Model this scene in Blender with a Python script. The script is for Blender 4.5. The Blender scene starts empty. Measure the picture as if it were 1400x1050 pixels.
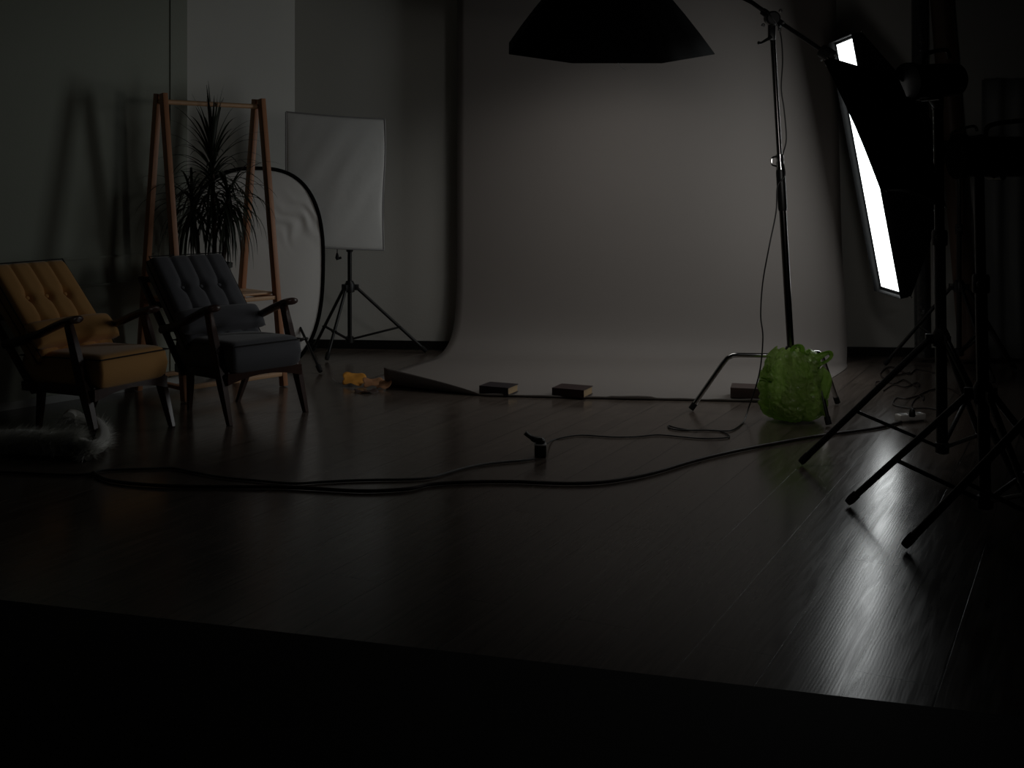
import bpy, bmesh, math, random
from mathutils import Vector, Matrix, Quaternion
random.seed(7)
sc = bpy.context.scene
col = sc.collection
PI = math.pi

# ---------------------------------------------------------------- camera, world, exposure
FPX, H0, HC = 1600.0, 240.0, 1.24          # focal length in px, horizon row, eye height (m)
cam_d = bpy.data.cameras.new('camera'); cam = bpy.data.objects.new('camera', cam_d); col.objects.link(cam)
cam.location = (0, 0, HC); cam.rotation_euler = (PI/2, 0, 0)
cam_d.sensor_width = 36; cam_d.sensor_fit = 'HORIZONTAL'
cam_d.lens = FPX/1400*36; cam_d.shift_y = (H0-525)/1400
cam_d.clip_start = .05; cam_d.clip_end = 100
sc.camera = cam
w = bpy.data.worlds.new('world'); sc.world = w; w.use_nodes = True
w.node_tree.nodes['Background'].inputs[0].default_value = (.8, .9, 1, 1)
w.node_tree.nodes['Background'].inputs[1].default_value = 0.0
sc.view_settings.view_transform = 'Standard'; sc.view_settings.look = 'None'
sc.view_settings.gamma = 1; sc.view_settings.use_curve_mapping = False
sc.view_settings.exposure = 0.0
LIGHT_POWER = 3.4                            # radiance of the lit diffuser cloth
SIDE_POWER = 4.0                             # radiance of the softbox turned away from the camera
OCTA_POWER = 2.9                             # radiance of the octagonal softbox cloth, which faces down
sc.cycles.max_bounces = 8; sc.cycles.diffuse_bounces = 5

def W(px, py, D):                            # photo pixel at depth D -> world point
    return Vector(((px-700)*D/FPX, D, HC-(py-H0)*D/FPX))
def G(px, py, z=0.0):                        # photo pixel on the horizontal plane z
    return W(px, py, (HC-z)*FPX/(py-H0))

# ---------------------------------------------------------------- materials
def mat(name, c, rough=.6, metal=0, spec=.5, noise=0, nscale=20, bump=0, bscale=60, emit=None, trans=0, sheen=0, coat=0, subsurf=0):
    m = bpy.data.materials.new(name); m.use_nodes = True
    nt = m.node_tree; b = nt.nodes['Principled BSDF']
    b.inputs['Base Color'].default_value = (*c, 1); b.inputs['Roughness'].default_value = rough
    b.inputs['Metallic'].default_value = metal; b.inputs['Specular IOR Level'].default_value = spec
    b.inputs['Transmission Weight'].default_value = trans; b.inputs['Sheen Weight'].default_value = sheen
    b.inputs['Coat Weight'].default_value = coat
    tc = nt.nodes.new('ShaderNodeTexCoord')
    if noise:
        n = nt.nodes.new('ShaderNodeTexNoise'); n.inputs['Scale'].default_value = nscale; n.inputs['Detail'].default_value = 6
        nt.links.new(tc.outputs['Object'], n.inputs['Vector'])
        r = nt.nodes.new('ShaderNodeMix'); r.data_type = 'RGBA'
        r.inputs[6].default_value = (*[x*(1-noise) for x in c], 1); r.inputs[7].default_value = (*[min(1, x*(1+noise)) for x in c], 1)
        nt.links.new(n.outputs['Fac'], r.inputs[0]); nt.links.new(r.outputs[2], b.inputs['Base Color'])
    if bump:
        n2 = nt.nodes.new('ShaderNodeTexNoise'); n2.inputs['Scale'].default_value = bscale; n2.inputs['Detail'].default_value = 4
        nt.links.new(tc.outputs['Object'], n2.inputs['Vector'])
        bp = nt.nodes.new('ShaderNodeBump'); bp.inputs['Strength'].default_value = bump; bp.inputs['Distance'].default_value = .01
        nt.links.new(n2.outputs['Fac'], bp.inputs['Height']); nt.links.new(bp.outputs['Normal'], b.inputs['Normal'])
    if emit:
        b.inputs['Emission Color'].default_value = (*emit[0], 1); b.inputs['Emission Strength'].default_value = emit[1]
    return m

def wood(name, c1, c2, rough=.45, scale=6, axis=2):
    m = bpy.data.materials.new(name); m.use_nodes = True; nt = m.node_tree; b = nt.nodes['Principled BSDF']
    tc = nt.nodes.new('ShaderNodeTexCoord'); mp = nt.nodes.new('ShaderNodeMapping')
    s = [scale*6]*3; s[axis] = scale*.5; mp.inputs['Scale'].default_value = s
    n = nt.nodes.new('ShaderNodeTexNoise'); n.inputs['Scale'].default_value = 2; n.inputs['Detail'].default_value = 8; n.inputs['Distortion'].default_value = .6
    r = nt.nodes.new('ShaderNodeMix'); r.data_type = 'RGBA'; r.inputs[6].default_value = (*c1, 1); r.inputs[7].default_value = (*c2, 1)
    nt.links.new(tc.outputs['Object'], mp.inputs[0]); nt.links.new(mp.outputs[0], n.inputs['Vector'])
    nt.links.new(n.outputs['Fac'], r.inputs[0]); nt.links.new(r.outputs[2], b.inputs['Base Color'])
    b.inputs['Roughness'].default_value = rough
    return m

def floor_covering():
    m = bpy.data.materials.new('dark_laminate'); m.use_nodes = True; nt = m.node_tree; L = nt.links; N = nt.nodes
    b = N['Principled BSDF']
    tc = N.new('ShaderNodeTexCoord'); mp = N.new('ShaderNodeMapping')
    mp.inputs['Rotation'].default_value = (0, 0, math.radians(-63.2)); mp.inputs['Location'].default_value = (.93, .135, 0)
    L.new(tc.outputs['Object'], mp.inputs[0])
    br = N.new('ShaderNodeTexBrick')
    br.inputs['Scale'].default_value = 1; br.inputs['Brick Width'].default_value = 1.38; br.inputs['Row Height'].default_value = .2
    br.inputs['Mortar Size'].default_value = .0022; br.inputs['Mortar Smooth'].default_value = .1; br.offset = .37
    br.inputs['Color1'].default_value = (.112, .088, .073, 1); br.inputs['Color2'].default_value = (.135, .107, .088, 1)
    br.inputs['Mortar'].default_value = (.012, .010, .009, 1)
    L.new(mp.outputs[0], br.inputs['Vector'])
    m2 = N.new('ShaderNodeMapping'); m2.inputs['Scale'].default_value = (1.6, 24, 1); L.new(mp.outputs[0], m2.inputs[0])
    g = N.new('ShaderNodeTexNoise'); g.inputs['Scale'].default_value = 1.6; g.inputs['Detail'].default_value = 7; g.inputs['Distortion'].default_value = 1.1
    L.new(m2.outputs[0], g.inputs['Vector'])
    mx = N.new('ShaderNodeMix'); mx.data_type = 'RGBA'; mx.blend_type = 'MULTIPLY'; mx.inputs[0].default_value = .55
    L.new(br.outputs['Color'], mx.inputs[6])
    cr = N.new('ShaderNodeMapRange'); cr.inputs[1].default_value = .3; cr.inputs[2].default_value = .7; cr.inputs[3].default_value = .45; cr.inputs[4].default_value = 1.25
    L.new(g.outputs['Fac'], cr.inputs[0]); L.new(cr.outputs[0], mx.inputs[7]); L.new(mx.outputs[2], b.inputs['Base Color'])
    rr = N.new('ShaderNodeMapRange'); rr.inputs[1].default_value = .3; rr.inputs[2].default_value = .7; rr.inputs[3].default_value = .17; rr.inputs[4].default_value = .24
    L.new(g.outputs['Fac'], rr.inputs[0]); L.new(rr.outputs[0], b.inputs['Roughness'])
    b.inputs['Specular IOR Level'].default_value = .62
    # seams and wood grain as relief
    sb = N.new('ShaderNodeMath'); sb.operation = 'MULTIPLY_ADD'; sb.inputs[1].default_value = -3.0
    L.new(br.outputs['Fac'], sb.inputs[0])
    wv = N.new('ShaderNodeTexWave'); wv.wave_type = 'BANDS'; wv.bands_direction = 'Y'
    wv.inputs['Scale'].default_value = 34; wv.inputs['Distortion'].default_value = 4.5; wv.inputs['Detail'].default_value = 3; wv.inputs['Detail Scale'].default_value = .6
    m3 = N.new('ShaderNodeMapping'); m3.inputs['Scale'].default_value = (.35, 1, 1); L.new(mp.outputs[0], m3.inputs[0]); L.new(m3.outputs[0], wv.inputs['Vector'])
    ad = N.new('ShaderNodeMath'); ad.operation = 'MULTIPLY_ADD'; ad.inputs[1].default_value = .28
    L.new(wv.outputs['Fac'], ad.inputs[0]); L.new(g.outputs['Fac'], ad.inputs[2]); 
    a2 = N.new('ShaderNodeMath'); a2.operation = 'MULTIPLY'; a2.inputs[1].default_value = .22; L.new(ad.outputs[0], a2.inputs[0])
    L.new(a2.outputs[0], sb.inputs[2])
    bp = N.new('ShaderNodeBump'); bp.inputs['Strength'].default_value = .2; bp.inputs['Distance'].default_value = .0015
    L.new(sb.outputs[0], bp.inputs['Height']); L.new(bp.outputs['Normal'], b.inputs['Normal'])
    return m

M = {}
M['floor'] = floor_covering()
M['wall_grey'] = mat('grey_wall_paint', (.70, .69, .645), .75, noise=.05, nscale=2, bump=.08, bscale=90)
M['wall_green'] = mat('green_grey_wall_paint', (.42, .45, .375), .7, noise=.06, nscale=2, bump=.08, bscale=90)
M['wall_dark'] = mat('dark_wall_paint', (.06, .06, .06), .85)
M['ceil'] = mat('ceiling_paint', (.05, .05, .05), .9)
M['black_base'] = mat('black_skirting', (.006, .006, .006), .5)
M['white_base'] = mat('white_skirting', (.6, .62, .6), .4)
M['paper'] = mat('grey_brown_backdrop_paper', (.222, .198, .182), .7, noise=.04, nscale=1.5, bump=.03, bscale=3)
M['black_metal'] = mat('black_painted_metal', (.008, .008, .008), .35)
M['black_fabric'] = mat('black_nylon', (.004, .004, .004), .85, spec=.06, bump=.1, bscale=120)
M['black_plastic'] = mat('black_plastic', (.01, .01, .01), .4)
M['rubber'] = mat('black_rubber', (.008, .008, .008), .8)
M['chrome'] = mat('chrome', (.7, .7, .7), .16, metal=1)
M['gunmetal'] = mat('dark_chrome_tube', (.16, .15, .15), .22, metal=1)
M['lip'] = mat('grey_inner_lip', (.006, .0063, .0066), .8, spec=.2)
M['lit'] = mat('lit_white_diffuser', (.9, .9, .9), .7, emit=((.96, 1.0, 1.0), LIGHT_POWER))
M['lit_side'] = mat('lit_white_side_diffuser', (.9, .9, .9), .7, emit=((1.0, .97, .93), SIDE_POWER))
M['lit_octa'] = mat('lit_white_octagonal_diffuser', (.9, .9, .9), .7, emit=((1.0, .985, .95), OCTA_POWER))
M['white_nylon'] = mat('white_diffusion_nylon', (.75, .755, .735), .55, bump=.25, bscale=7)
M['reflector'] = mat('translucent_white_reflector', (.86, .85, .82), .42, spec=.5, noise=.04, nscale=3, bump=.15, bscale=4)
M['pine'] = wood('orange_pine', (.50, .22, .11), (.64, .30, .15), .45)
M['pine_light'] = wood('pale_pine', (.68, .40, .22), (.78, .49, .28), .45)
M['walnut'] = wood('dark_walnut', (.042, .02, .015), (.08, .036, .027), .28)
M['grey_cloth'] = mat('slate_grey_upholstery', (.115, .117, .132), .85, sheen=.3, bump=.15, bscale=260)
M['ochre_cloth'] = mat('ochre_upholstery', (.72, .37, .11), .8, sheen=.35, bump=.12, bscale=220)
M['seam'] = mat('dark_piping', (.02, .018, .018), .8)
M['leaf'] = mat('dark_green_leaf', (.018, .028, .013), .45, noise=.3, nscale=8)
M['bark'] = mat('brown_stem_bark', (.09, .06, .045), .8, bump=.4, bscale=40)
M['pot'] = mat('dark_grey_plastic_pot', (.035, .035, .034), .5)
M['soil'] = mat('soil', (.02, .015, .01), .95)
M['book_red'] = mat('dark_maroon_cover', (.030, .012, .011), .5, noise=.2, nscale=30)
M['book_purple'] = mat('dark_plum_cover', (.022, .015, .019), .5, noise=.2, nscale=30)
M['book_brown'] = mat('brown_cover', (.07, .042, .036), .5, noise=.2, nscale=30)
M['pages'] = mat('yellowed_pages', (.48, .34, .19), .8, noise=.15, nscale=80)
M['leaf_orange'] = mat('orange_yellow_leaf', (.75, .33, .04), .6, noise=.25, nscale=30)
M['leaf_tan'] = mat('tan_leaf', (.42, .2, .09), .6, noise=.3, nscale=40)
M['cable'] = mat('black_cable', (.008, .008, .008), .45)
M['cable_grey'] = mat('grey_cable', (.10, .10, .10), .45)
M['cable_brown'] = mat('brown_black_cable', (.03, .02, .018), .5)
M['white_plastic'] = mat('off_white_plastic', (.8, .76, .72), .4)
M['grey_plastic'] = mat('grey_plastic', (.35, .35, .35), .4)
M['fur'] = mat('white_fur', (.75, .75, .70), .9, sheen=.5)
M['sheet_black'] = mat('black_sheet', (.0035, .0035, .0035), .75, spec=.25)
M['wrap'] = mat('shiny_plastic_wrap', (.05, .05, .05), .12, bump=1.0, bscale=28, coat=.6)
M['brown_roll'] = mat('brown_paper_roll', (.11, .065, .045), .45, noise=.2, nscale=6)
M['curtain_pale'] = mat('pale_grey_curtain', (.30, .31, .31), .9)
M['curtain_dark'] = mat('dark_olive_curtain', (.03, .03, .015), .9)
M['satin_edge'] = mat('brushed_metal_edge', (.5, .5, .5), .35, metal=1)
def bag_mat():
    m = bpy.data.materials.new('green_plastic_bag'); m.use_nodes = True; nt = m.node_tree; b = nt.nodes['Principled BSDF']
    b.inputs['Base Color'].default_value = (.42, .58, .17, 1); b.inputs['Roughness'].default_value = .16
    b.inputs['Specular IOR Level'].default_value = .7; b.inputs['Coat Weight'].default_value = .4; b.inputs['Coat Roughness'].default_value = .12
    tc = nt.nodes.new('ShaderNodeTexCoord')
    n = nt.nodes.new('ShaderNodeTexNoise'); n.inputs['Scale'].default_value = 16; n.inputs['Detail'].default_value = 6; n.inputs['Distortion'].default_value = 2.6
    nt.links.new(tc.outputs['Object'], n.inputs['Vector'])
    bp = nt.nodes.new('ShaderNodeBump'); bp.inputs['Strength'].default_value = 1; bp.inputs['Distance'].default_value = .02
    nt.links.new(n.outputs['Fac'], bp.inputs['Height']); nt.links.new(bp.outputs['Normal'], b.inputs['Normal'])
    tr = nt.nodes.new('ShaderNodeBsdfTranslucent'); tr.inputs[0].default_value = (.48, .66, .18, 1)
    tp = nt.nodes.new('ShaderNodeBsdfTransparent'); tp.inputs[0].default_value = (.62, .85, .4, 1)
    m1 = nt.nodes.new('ShaderNodeMixShader'); m1.inputs[0].default_value = .45
    m2 = nt.nodes.new('ShaderNodeMixShader'); m2.inputs[0].default_value = .22
    nt.links.new(b.outputs[0], m1.inputs[1]); nt.links.new(tr.outputs[0], m1.inputs[2])
    nt.links.new(m1.outputs[0], m2.inputs[1]); nt.links.new(tp.outputs[0], m2.inputs[2])
    nt.links.new(m2.outputs[0], nt.nodes['Material Output'].inputs[0])
    return m
M['bag'] = bag_mat()

# ---------------------------------------------------------------- mesh helpers
def frame(d):
    d = Vector(d).normalized()
    a = Vector((0, 0, 1)) if abs(d.z) < .95 else Vector((1, 0, 0))
    u = d.cross(a).normalized(); return u, d.cross(u).normalized()
class MB:
    def __init__(s): s.bm = bmesh.new()
    def poly(s, pts): 
        vs = [s.bm.verts.new(p) for p in pts]; s.bm.faces.new(vs); return s
    def box(s, c, size, R=None, bev=0.0, seg=2):
        t = bmesh.new(); bmesh.ops.create_cube(t, size=1)
        for v in t.verts: v.co = Vector((v.co.x*size[0], v.co.y*size[1], v.co.z*size[2]))
        if bev: bmesh.ops.bevel(t, geom=t.edges[:], offset=bev, segments=seg, profile=.5, affect='EDGES')
        c = Vector(c)
        for v in t.verts: v.co = (R @ v.co if R else v.co) + c
        s.join(t); return s
    def join(s, t):
        me = bpy.data.meshes.new('t'); t.to_mesh(me); t.free(); s.bm.from_mesh(me); bpy.data.meshes.remove(me)
    def bar(s, a, b, wd, th, up=(0, 0, 1), bev=.003, seg=2):   # rectangular bar from a to b
        a, b = Vector(a), Vector(b); d = (b-a).normalized(); up = Vector(up)
        x = up.cross(d).normalized(); y = d.cross(x).normalized()
        R = Matrix((x, y, d)).transposed()
        return s.box((a+b)/2, (wd, th, (b-a).length), R, bev, seg)
    def tube(s, pts, r, n=10, caps=True, closed=False):
        pts = [Vector(p) for p in pts]; N = len(pts)
        rs = r if isinstance(r, (list, tuple)) else [r]*N
        if len(rs) != N:                         # resample the radii along the path
            q_ = [i/(N-1)*(len(rs)-1) for i in range(N)]; rs = [rs[int(x)]+(rs[min(int(x)+1, len(rs)-1)]-rs[int(x)])*(x-int(x)) for x in q_]
        u = None; rings = []
        for i, p in enumerate(pts):
            if closed: t = pts[(i+1) % N]-pts[i-1]
            else: t = pts[min(i+1, N-1)]-pts[max(i-1, 0)]
            t.normalize()
            if u is None: u, _ = frame(t)
            u = (u - t*u.dot(t)).normalized(); v = t.cross(u)
            rings.append([s.bm.verts.new(p+(u*math.cos(2*PI*k/n)+v*math.sin(2*PI*k/n))*rs[i]) for k in range(n)])
        for i in range(N if closed else N-1):
            A, B = rings[i], rings[(i+1) % N]
            for k in range(n): s.bm.faces.new((A[k], A[(k+1) % n], B[(k+1) % n], B[k]))
        if caps and not closed:
            s.bm.faces.new(rings[0][::-1]); s.bm.faces.new(rings[-1])
        return s
    def lathe(s, prof, c=(0, 0, 0), axis=(0, 0, 1), n=24, caps=True):  # prof = [(r, h)]
        c = Vector(c); d = Vector(axis).normalized(); u, v = frame(d)
        rings = [[s.bm.verts.new(c+d*h+(u*math.cos(2*PI*k/n)+v*math.sin(2*PI*k/n))*r) for k in range(n)] for r, h in prof]
        for A, B in zip(rings, rings[1:]):
            for k in range(n): s.bm.faces.new((A[k], A[(k+1) % n], B[(k+1) % n], B[k]))
        if caps: s.bm.faces.new(rings[0][::-1]); s.bm.faces.new(rings[-1])
        return s
    def grid(s, f, nu, nv):                     # f(i/nu, j/nv) -> point
        V = [[s.bm.verts.new(f(i/nu, j/nv)) for j in range(nv+1)] for i in range(nu+1)]
        for i in range(nu):
            for j in range(nv): s.bm.faces.new((V[i][j], V[i+1][j], V[i+1][j+1], V[i][j+1]))
        return s
    def loft(s, loops, caps=True):
        R = [[s.bm.verts.new(p) for p in l] for l in loops]; n = len(R[0])
        for A, B in zip(R, R[1:]):
            for k in range(n): s.bm.faces.new((A[k], A[(k+1) % n], B[(k+1) % n], B[k]))
        if caps: s.bm.faces.new(R[0][::-1]); s.bm.faces.new(R[-1])
        return s

WM = {}                                          # world matrix of every empty / part
def thing(name, label, cat, loc, rz=0, group=None):
    o = bpy.data.objects.new(name, None); col.objects.link(o)
    o.empty_display_size = .1; o.location = loc; o.rotation_euler = (0, 0, rz)
    o['label'] = label; o['category'] = cat
    if group: o['group'] = group
    WM[o.name] = Matrix.Translation(Vector(loc)) @ Matrix.Rotation(rz, 4, 'Z')
    return o
def obj(name, mb, m, parent=None, local=False, smooth=None, label=None, solid=0):
    bm = mb.bm; inv = WM[parent.name].inverted() if parent else Matrix()
    if not local:
        for v in bm.verts: v.co = inv @ v.co
    bmesh.ops.recalc_face_normals(bm, faces=bm.faces)
    me = bpy.data.meshes.new(name)
    off = Vector((0, 0, 0))
    if parent is None:                           # put the origin at the base of the thing
        xs = [v.co for v in bm.verts]
        off = Vector((sum(c.x for c in xs)/len(xs), sum(c.y for c in xs)/len(xs), min(c.z for c in xs)))
        for v in bm.verts: v.co -= off
    bm.to_mesh(me); bm.free(); me.materials.append(m)
    o = bpy.data.objects.new(name, me); col.objects.link(o); o.location = off
    if parent: o.parent = parent
    WM[o.name] = WM[parent.name].copy() if parent else Matrix.Translation(off)
    if smooth is None: smooth = 35
    if smooth:
        for p in me.polygons: p.use_smooth = True
        try:
            me.set_sharp_from_angle(angle=math.radians(smooth))
        except Exception: pass
    if solid:
        md = o.modifiers.new('solid', 'SOLIDIFY'); md.thickness = solid; md.offset = 0
    if label: o['label'] = label
    return o
def tag(o, label, cat, group=None, kind=None):
    o['label'] = label; o['category'] = cat
    if group: o['group'] = group
    if kind: o['kind'] = kind
    return o
def struct(name, mb, m, smooth=0):
    o = obj(name, mb, m, smooth=smooth); o['kind'] = 'structure'; return o
def cr(pts, n=6, closed=False):                 # Catmull-Rom smoothing
    pts = [Vector(p) for p in pts]; out = []; N = len(pts)
    for i in range(N if closed else N-1):
        if closed: a, b, c, d = pts[i-1], pts[i], pts[(i+1) % N], pts[(i+2) % N]
        else: a, b, c, d = pts[max(i-1, 0)], pts[i], pts[i+1], pts[min(i+2, N-1)]
        for k in range(n):
            t = k/n
            out.append(.5*((2*b)+(c-a)*t+(2*a-5*b+4*c-d)*t*t+(3*b-a-3*c+d)*t**3))
    if not closed: out.append(pts[-1])
    return out

# ---------------------------------------------------------------- room shell
def wallD(X): return 8.335-.0974*(X+.52)        # the back wall recedes slightly to the left
floor = MB(); floor.box((.8, 4.0, -.05), (10.5, 13, .1)); struct('floor', floor, M['floor'])
cl = MB(); cl.box((.8, 4.0, 3.25), (10.5, 13, .1)); struct('ceiling', cl, M['ceil'])
def wall(name, a, b, m, th=.12, z0=0, z1=3.2, side=1):
    a, b = Vector((a[0], a[1], 0)), Vector((b[0], b[1], 0)); d = (b-a).normalized(); n = Vector((-d.y, d.x, 0))*side
    mb = MB(); lo = [a, b, b+n*th, a+n*th]
    mb.loft([[p+Vector((0, 0, z0)) for p in lo], [p+Vector((0, 0, z1)) for p in lo]])
    return struct(name, mb, m)
XC = -1.566; YC = wallD(XC)                      # inner corner at photo x=403
wall('wall_back', (XC, YC), (6.0, wallD(6.0)), M['wall_grey'])
sd = Vector((-.643, -.766))                      # side piece runs forward-left from that corner
S1 = Vector((XC, YC)) + sd*1.15
wall('wall_side', (S1.x, S1.y), (XC, YC), M['wall_grey'])
L1 = G(255, 521.6); L0 = G(125, 542.0); ld = (L1-L0).normalized(); LA = L1 - ld*7.5
wall('wall_left', (LA.x, LA.y), (L1.x, L1.y), M['wall_green'])
wall('wall_recess', (L1.x-.05, L1.y+.02), (S1.x, S1.y), M['wall_green'])
wall('wall_right', (5.2, 9), (5.2, -2.4), M['wall_dark'])
wall('wall_front', (5.2, -2.3), (-4.4, -2.3), M['wall_dark'])
wall('wall_far_left', (-4.4, -2.4), (-4.4, 4.2), M['wall_dark'])
def run(name, a, b, h, th, m, z0=0, side=-1):
    return wall(name, a, b, m, th, z0, z0+h, side)
run('baseboard_back', (XC+.01, YC-.001), (5.1, wallD(5.1)-.001), .062, .018, M['black_base'])
run('baseboard_left', (LA.x, LA.y), (L1.x, L1.y), .042, .018, M['white_base'])
lt = lambda s: L1-ld*s
run('trim_1', lt(6.5)[:2], lt(.18)[:2], .012, .014, M['wall_green'], z0=.775)   # two slim horizontal mouldings
run('trim_2', lt(6.5)[:2], lt(.18)[:2], .012, .014, M['wall_green'], z0=.62)
run('trim_3', lt(.115)[:2], lt(.0)[:2], 3.2, .007, M['wall_green'], z0=0)       # door-frame like upright strip

# ---------------------------------------------------------------- paper backdrop with sweep
def rail(pts, n): 
    p = cr(pts, 8); 
    Ls = [0]
    for a, b in zip(p, p[1:]): Ls.append(Ls[-1]+(b-a).length)
    return p, [l/Ls[-1] for l in Ls]
LR = [(-.383, 8.17, 3.0), (-.384, 8.17, 1.8), (-.386, 8.17, .8), (-.391, 8.16, .38), (-.410, 8.12, .17), (-.452, 8.04, .06), (-.52, 7.92, .008), (-.63, 7.7, .003), (-.765, 7.4, .003), (-.896, 7.10, .003)]
RR = [(2.159, 7.84, 3.0), (2.184, 7.84, 1.8), (2.209, 7.84, .8), (2.229, 7.83, .42), (2.232, 7.81, .2), (2.225, 7.77, .07), (2.20, 7.70, .01), (2.13, 7.5, .003), (1.85, 7.0, .003), (1.52, 6.42, .003)]
LP, RP = cr(LR, 8), cr(RR, 8); NV = len(LP)-1
front_px = [(0, 498, 520), (.06, 528, 530), (.2, 620, 538), (.262, 658, 541), (.33, 700, 542), (.5, 830, 545), (.7, 960, 547.5), (.88, 1052, 549.5), (1, 1085, 550)]
def front(u):
    r = curl_r(u) if .055 <= u < .262 else 0
    return front0(u)+Vector((.0, r*.95, 0))
def curl_r(u): return .098*max(0, 1-(u-.06)/.202)**.8+.004
def front0(u):
    for (a, x0, y0), (b, x1, y1) in zip(front_px, front_px[1:]):
        if u <= b+1e-6:
            t = (u-a)/(b-a); return G(x0+(x1-x0)*t, y0+(y1-y0)*t, .003)
    return G(1085, 550, .003)
def paper_pt(u, v):
    j = min(int(round(v*NV)), NV); a, b = LP[j], RP[j]; p = a.lerp(b, u)
    straight = LP[-1].lerp(RP[-1], u); k = max(0, (j/NV-.62)/.38)**1.5
    p = p + (front(u)-straight)*k
    wob = math.sin(u*PI*3)*.004*(1-k)*(j/NV > .05)
    p = p+Vector((0, wob, 0))
    p.z = max(p.z, .003)
    return p
pb = MB(); pb.grid(paper_pt, 48, NV)
# cleaner curl: circle of radius r centred above the edge line, walked from the bottom, out to the camera side and over the top
def curl_pt(u, v):
    uu = .06+u*.94; base = front(uu)
    if uu < .262: r = curl_r(uu); a = v*1.72
    else: r = .0065+.002*math.sin(uu*47)*math.sin(uu*23+1)+(.004 if .5 < uu < .60 else 0); a = v*2.4
    nrm = Vector((-.12, -1, 0)).normalized()
    return base + nrm*(math.sin(a)*r) + Vector((0, 0, r-math.cos(a)*r + .0005))
pb.grid(curl_pt, 90, 14)
bd = thing('paper_backdrop', 'wide grey-brown seamless paper backdrop hanging at the back wall and sweeping onto the floor', 'backdrop', (.9, 8.0, 0))
obj('paper_sheet', pb, M['paper'], bd, smooth=60, solid=.0012)
rt = MB(); rt.tube([(-.55, 8.19, 3.03), (2.35, 7.86, 3.03)], .035, 20); obj('paper_roll', rt, M['paper'], bd)
cb = MB(); cb.tube([(-.7, 8.205, 3.03), (2.5, 7.845, 3.03)], .014, 12); obj('crossbar', cb, M['black_metal'], bd)
bk = MB()
for x in (-.66, 2.46):
    y = wallD(x)
    bk.box((x, y-.125, 3.03), (.03, .24, .05), bev=.004); bk.box((x, y-.017, 3.06), (.06, .02, .14), bev=.004)
obj('wall_bracket', bk, M['black_metal'], bd)

# ---------------------------------------------------------------- light stands
def foot_leg(root, top, foot, r=.0125, group=None, foot_r=.016, edge=None):
    top, foot = Vector(top), Vector(foot); d = (foot-top).normalized()
    f = foot + Vector((0, 0, foot_r)); 
    m = MB(); m.tube([top, f], r, 12); lg = obj('leg', m, M['black_metal'], root)
    m = MB(); m.tube([f-d*.045, f-d*.01, f+d*.004], [foot_r, foot_r, foot_r*.8], 12); obj('rubber_foot', m, M['rubber'], lg)
    return f
def stand(label, base, feet, collar, hub, top, r=.0125, pole_r=.017, rings=(1.0,), top_xy=None, bt=.6, group=None, lean=None, name='light_stand'):
    bx, by = base; root = thing(name, label, 'light stand', (bx, by, 0), group=group)
    tx = top_xy if top_xy else base
    def P(z): 
        t = (z-hub)/(top-hub); return Vector((bx+(tx[0]-bx)*t, by+(tx[1]-by)*t, z))
    cuts = [hub-.02]+list(rings)+[top]
    for i, (a, b) in enumerate(zip(cuts, cuts[1:])):
        m = MB(); m.tube([P(a), P(b)], pole_r-.003*i, 16); obj('pole_section', m, M['black_metal'], root)
        if i:
            m = MB(); m.lathe([(pole_r+.006, -.035), (pole_r+.009, -.03), (pole_r+.009, .02), (pole_r+.005, .03)], P(a), n=18)
            c = obj('pole_collar', m, M['black_plastic'], root)
            k = MB(); q = P(a); k.tube([q+Vector((.0, -.015, 0)), q+Vector((-.015, -.045, 0))], .005, 8); k.lathe([(.012, 0), (.016, .006), (.016, .018), (.011, .024)], q+Vector((-.015, -.04, 0)), (-.3, -1, 0), 12)
            obj('knob', k, M['black_plastic'], c)
    m = MB(); m.lathe([(.022, -.035), (.034, -.03), (.036, .02), (.024, .045)], P(collar), n=20)
    for f in feet:
        d = Vector((f[0]-bx, f[1]-by, 0)).normalized(); m.box(P(collar)+d*.038, (.05, .022, .04), Matrix.Rotation(math.atan2(d.y, d.x), 3, 'Z'), .003)
    obj('leg_collar', m, M['black_plastic'], root)
    m = MB(); m.lathe([(.02, -.03), (.028, -.025), (.028, .015), (.02, .02)], P(hub), n=20); obj('lower_hub', m, M['black_plastic'], root)
    for f in feet:
        f = Vector((f[0], f[1], 0)); d = Vector((f.x-bx, f.y-by, 0)).normalized(); t0 = P(collar)+d*.045
        fe = foot_leg(root, t0, f, r)
        mid = t0.lerp(fe, bt); b = MB(); b.bar(P(hub)+d*.02, mid, .014, .016, up=(d.y, -d.x, 0)); 
        b.tube([mid+Vector((d.y, -d.x, 0))*.018, mid-Vector((d.y, -d.x, 0))*.018], .008, 8)
        obj('brace', b, M['black_metal'], root)
    return root, P
def g2(px, py): p = G(px, py); return (p.x, p.y)
st1, P1 = stand('black tripod light stand under the black softbox, left foot nearest the green bag', (1.818, 4.946), [g2(1095, 637), (1.925, 4.37), (2.17, 5.41)], .55, .095, 1.56, rings=(.98,), top_xy=(1.80, 4.946), pole_r=.0235, r=.014, bt=.58)
st2, P2 = stand('black tripod light stand right of the first, carrying the bare studio strobe', (1.676, 4.145), [g2(1160, 692), (1.70, 3.66), (2.11, 4.37)], .465, .09, 1.30, rings=(.86,), top_xy=(1.652, 4.145), pole_r=.021, r=.0125, bt=.6)
st3, P3 = stand('black tripod light stand farthest back on the right, holding the glowing strip softbox', (2.85, 7.46), [g2(1210, 501), (3.19, 7.42), (2.86, 6.95)], .53, .12, 1.28, rings=(.9,), r=.0115, pole_r=.016, bt=.5)
c4 = (1.82, 3.72)
st4, P4 = stand('nearest black light stand, only one leg reaching in from the right edge', c4, [g2(1237, 752), (2.35, 3.55), (1.95, 4.2)], .60, .09, 1.9, rings=(1.1,), r=.0135, pole_r=.0185, bt=.62)
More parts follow.
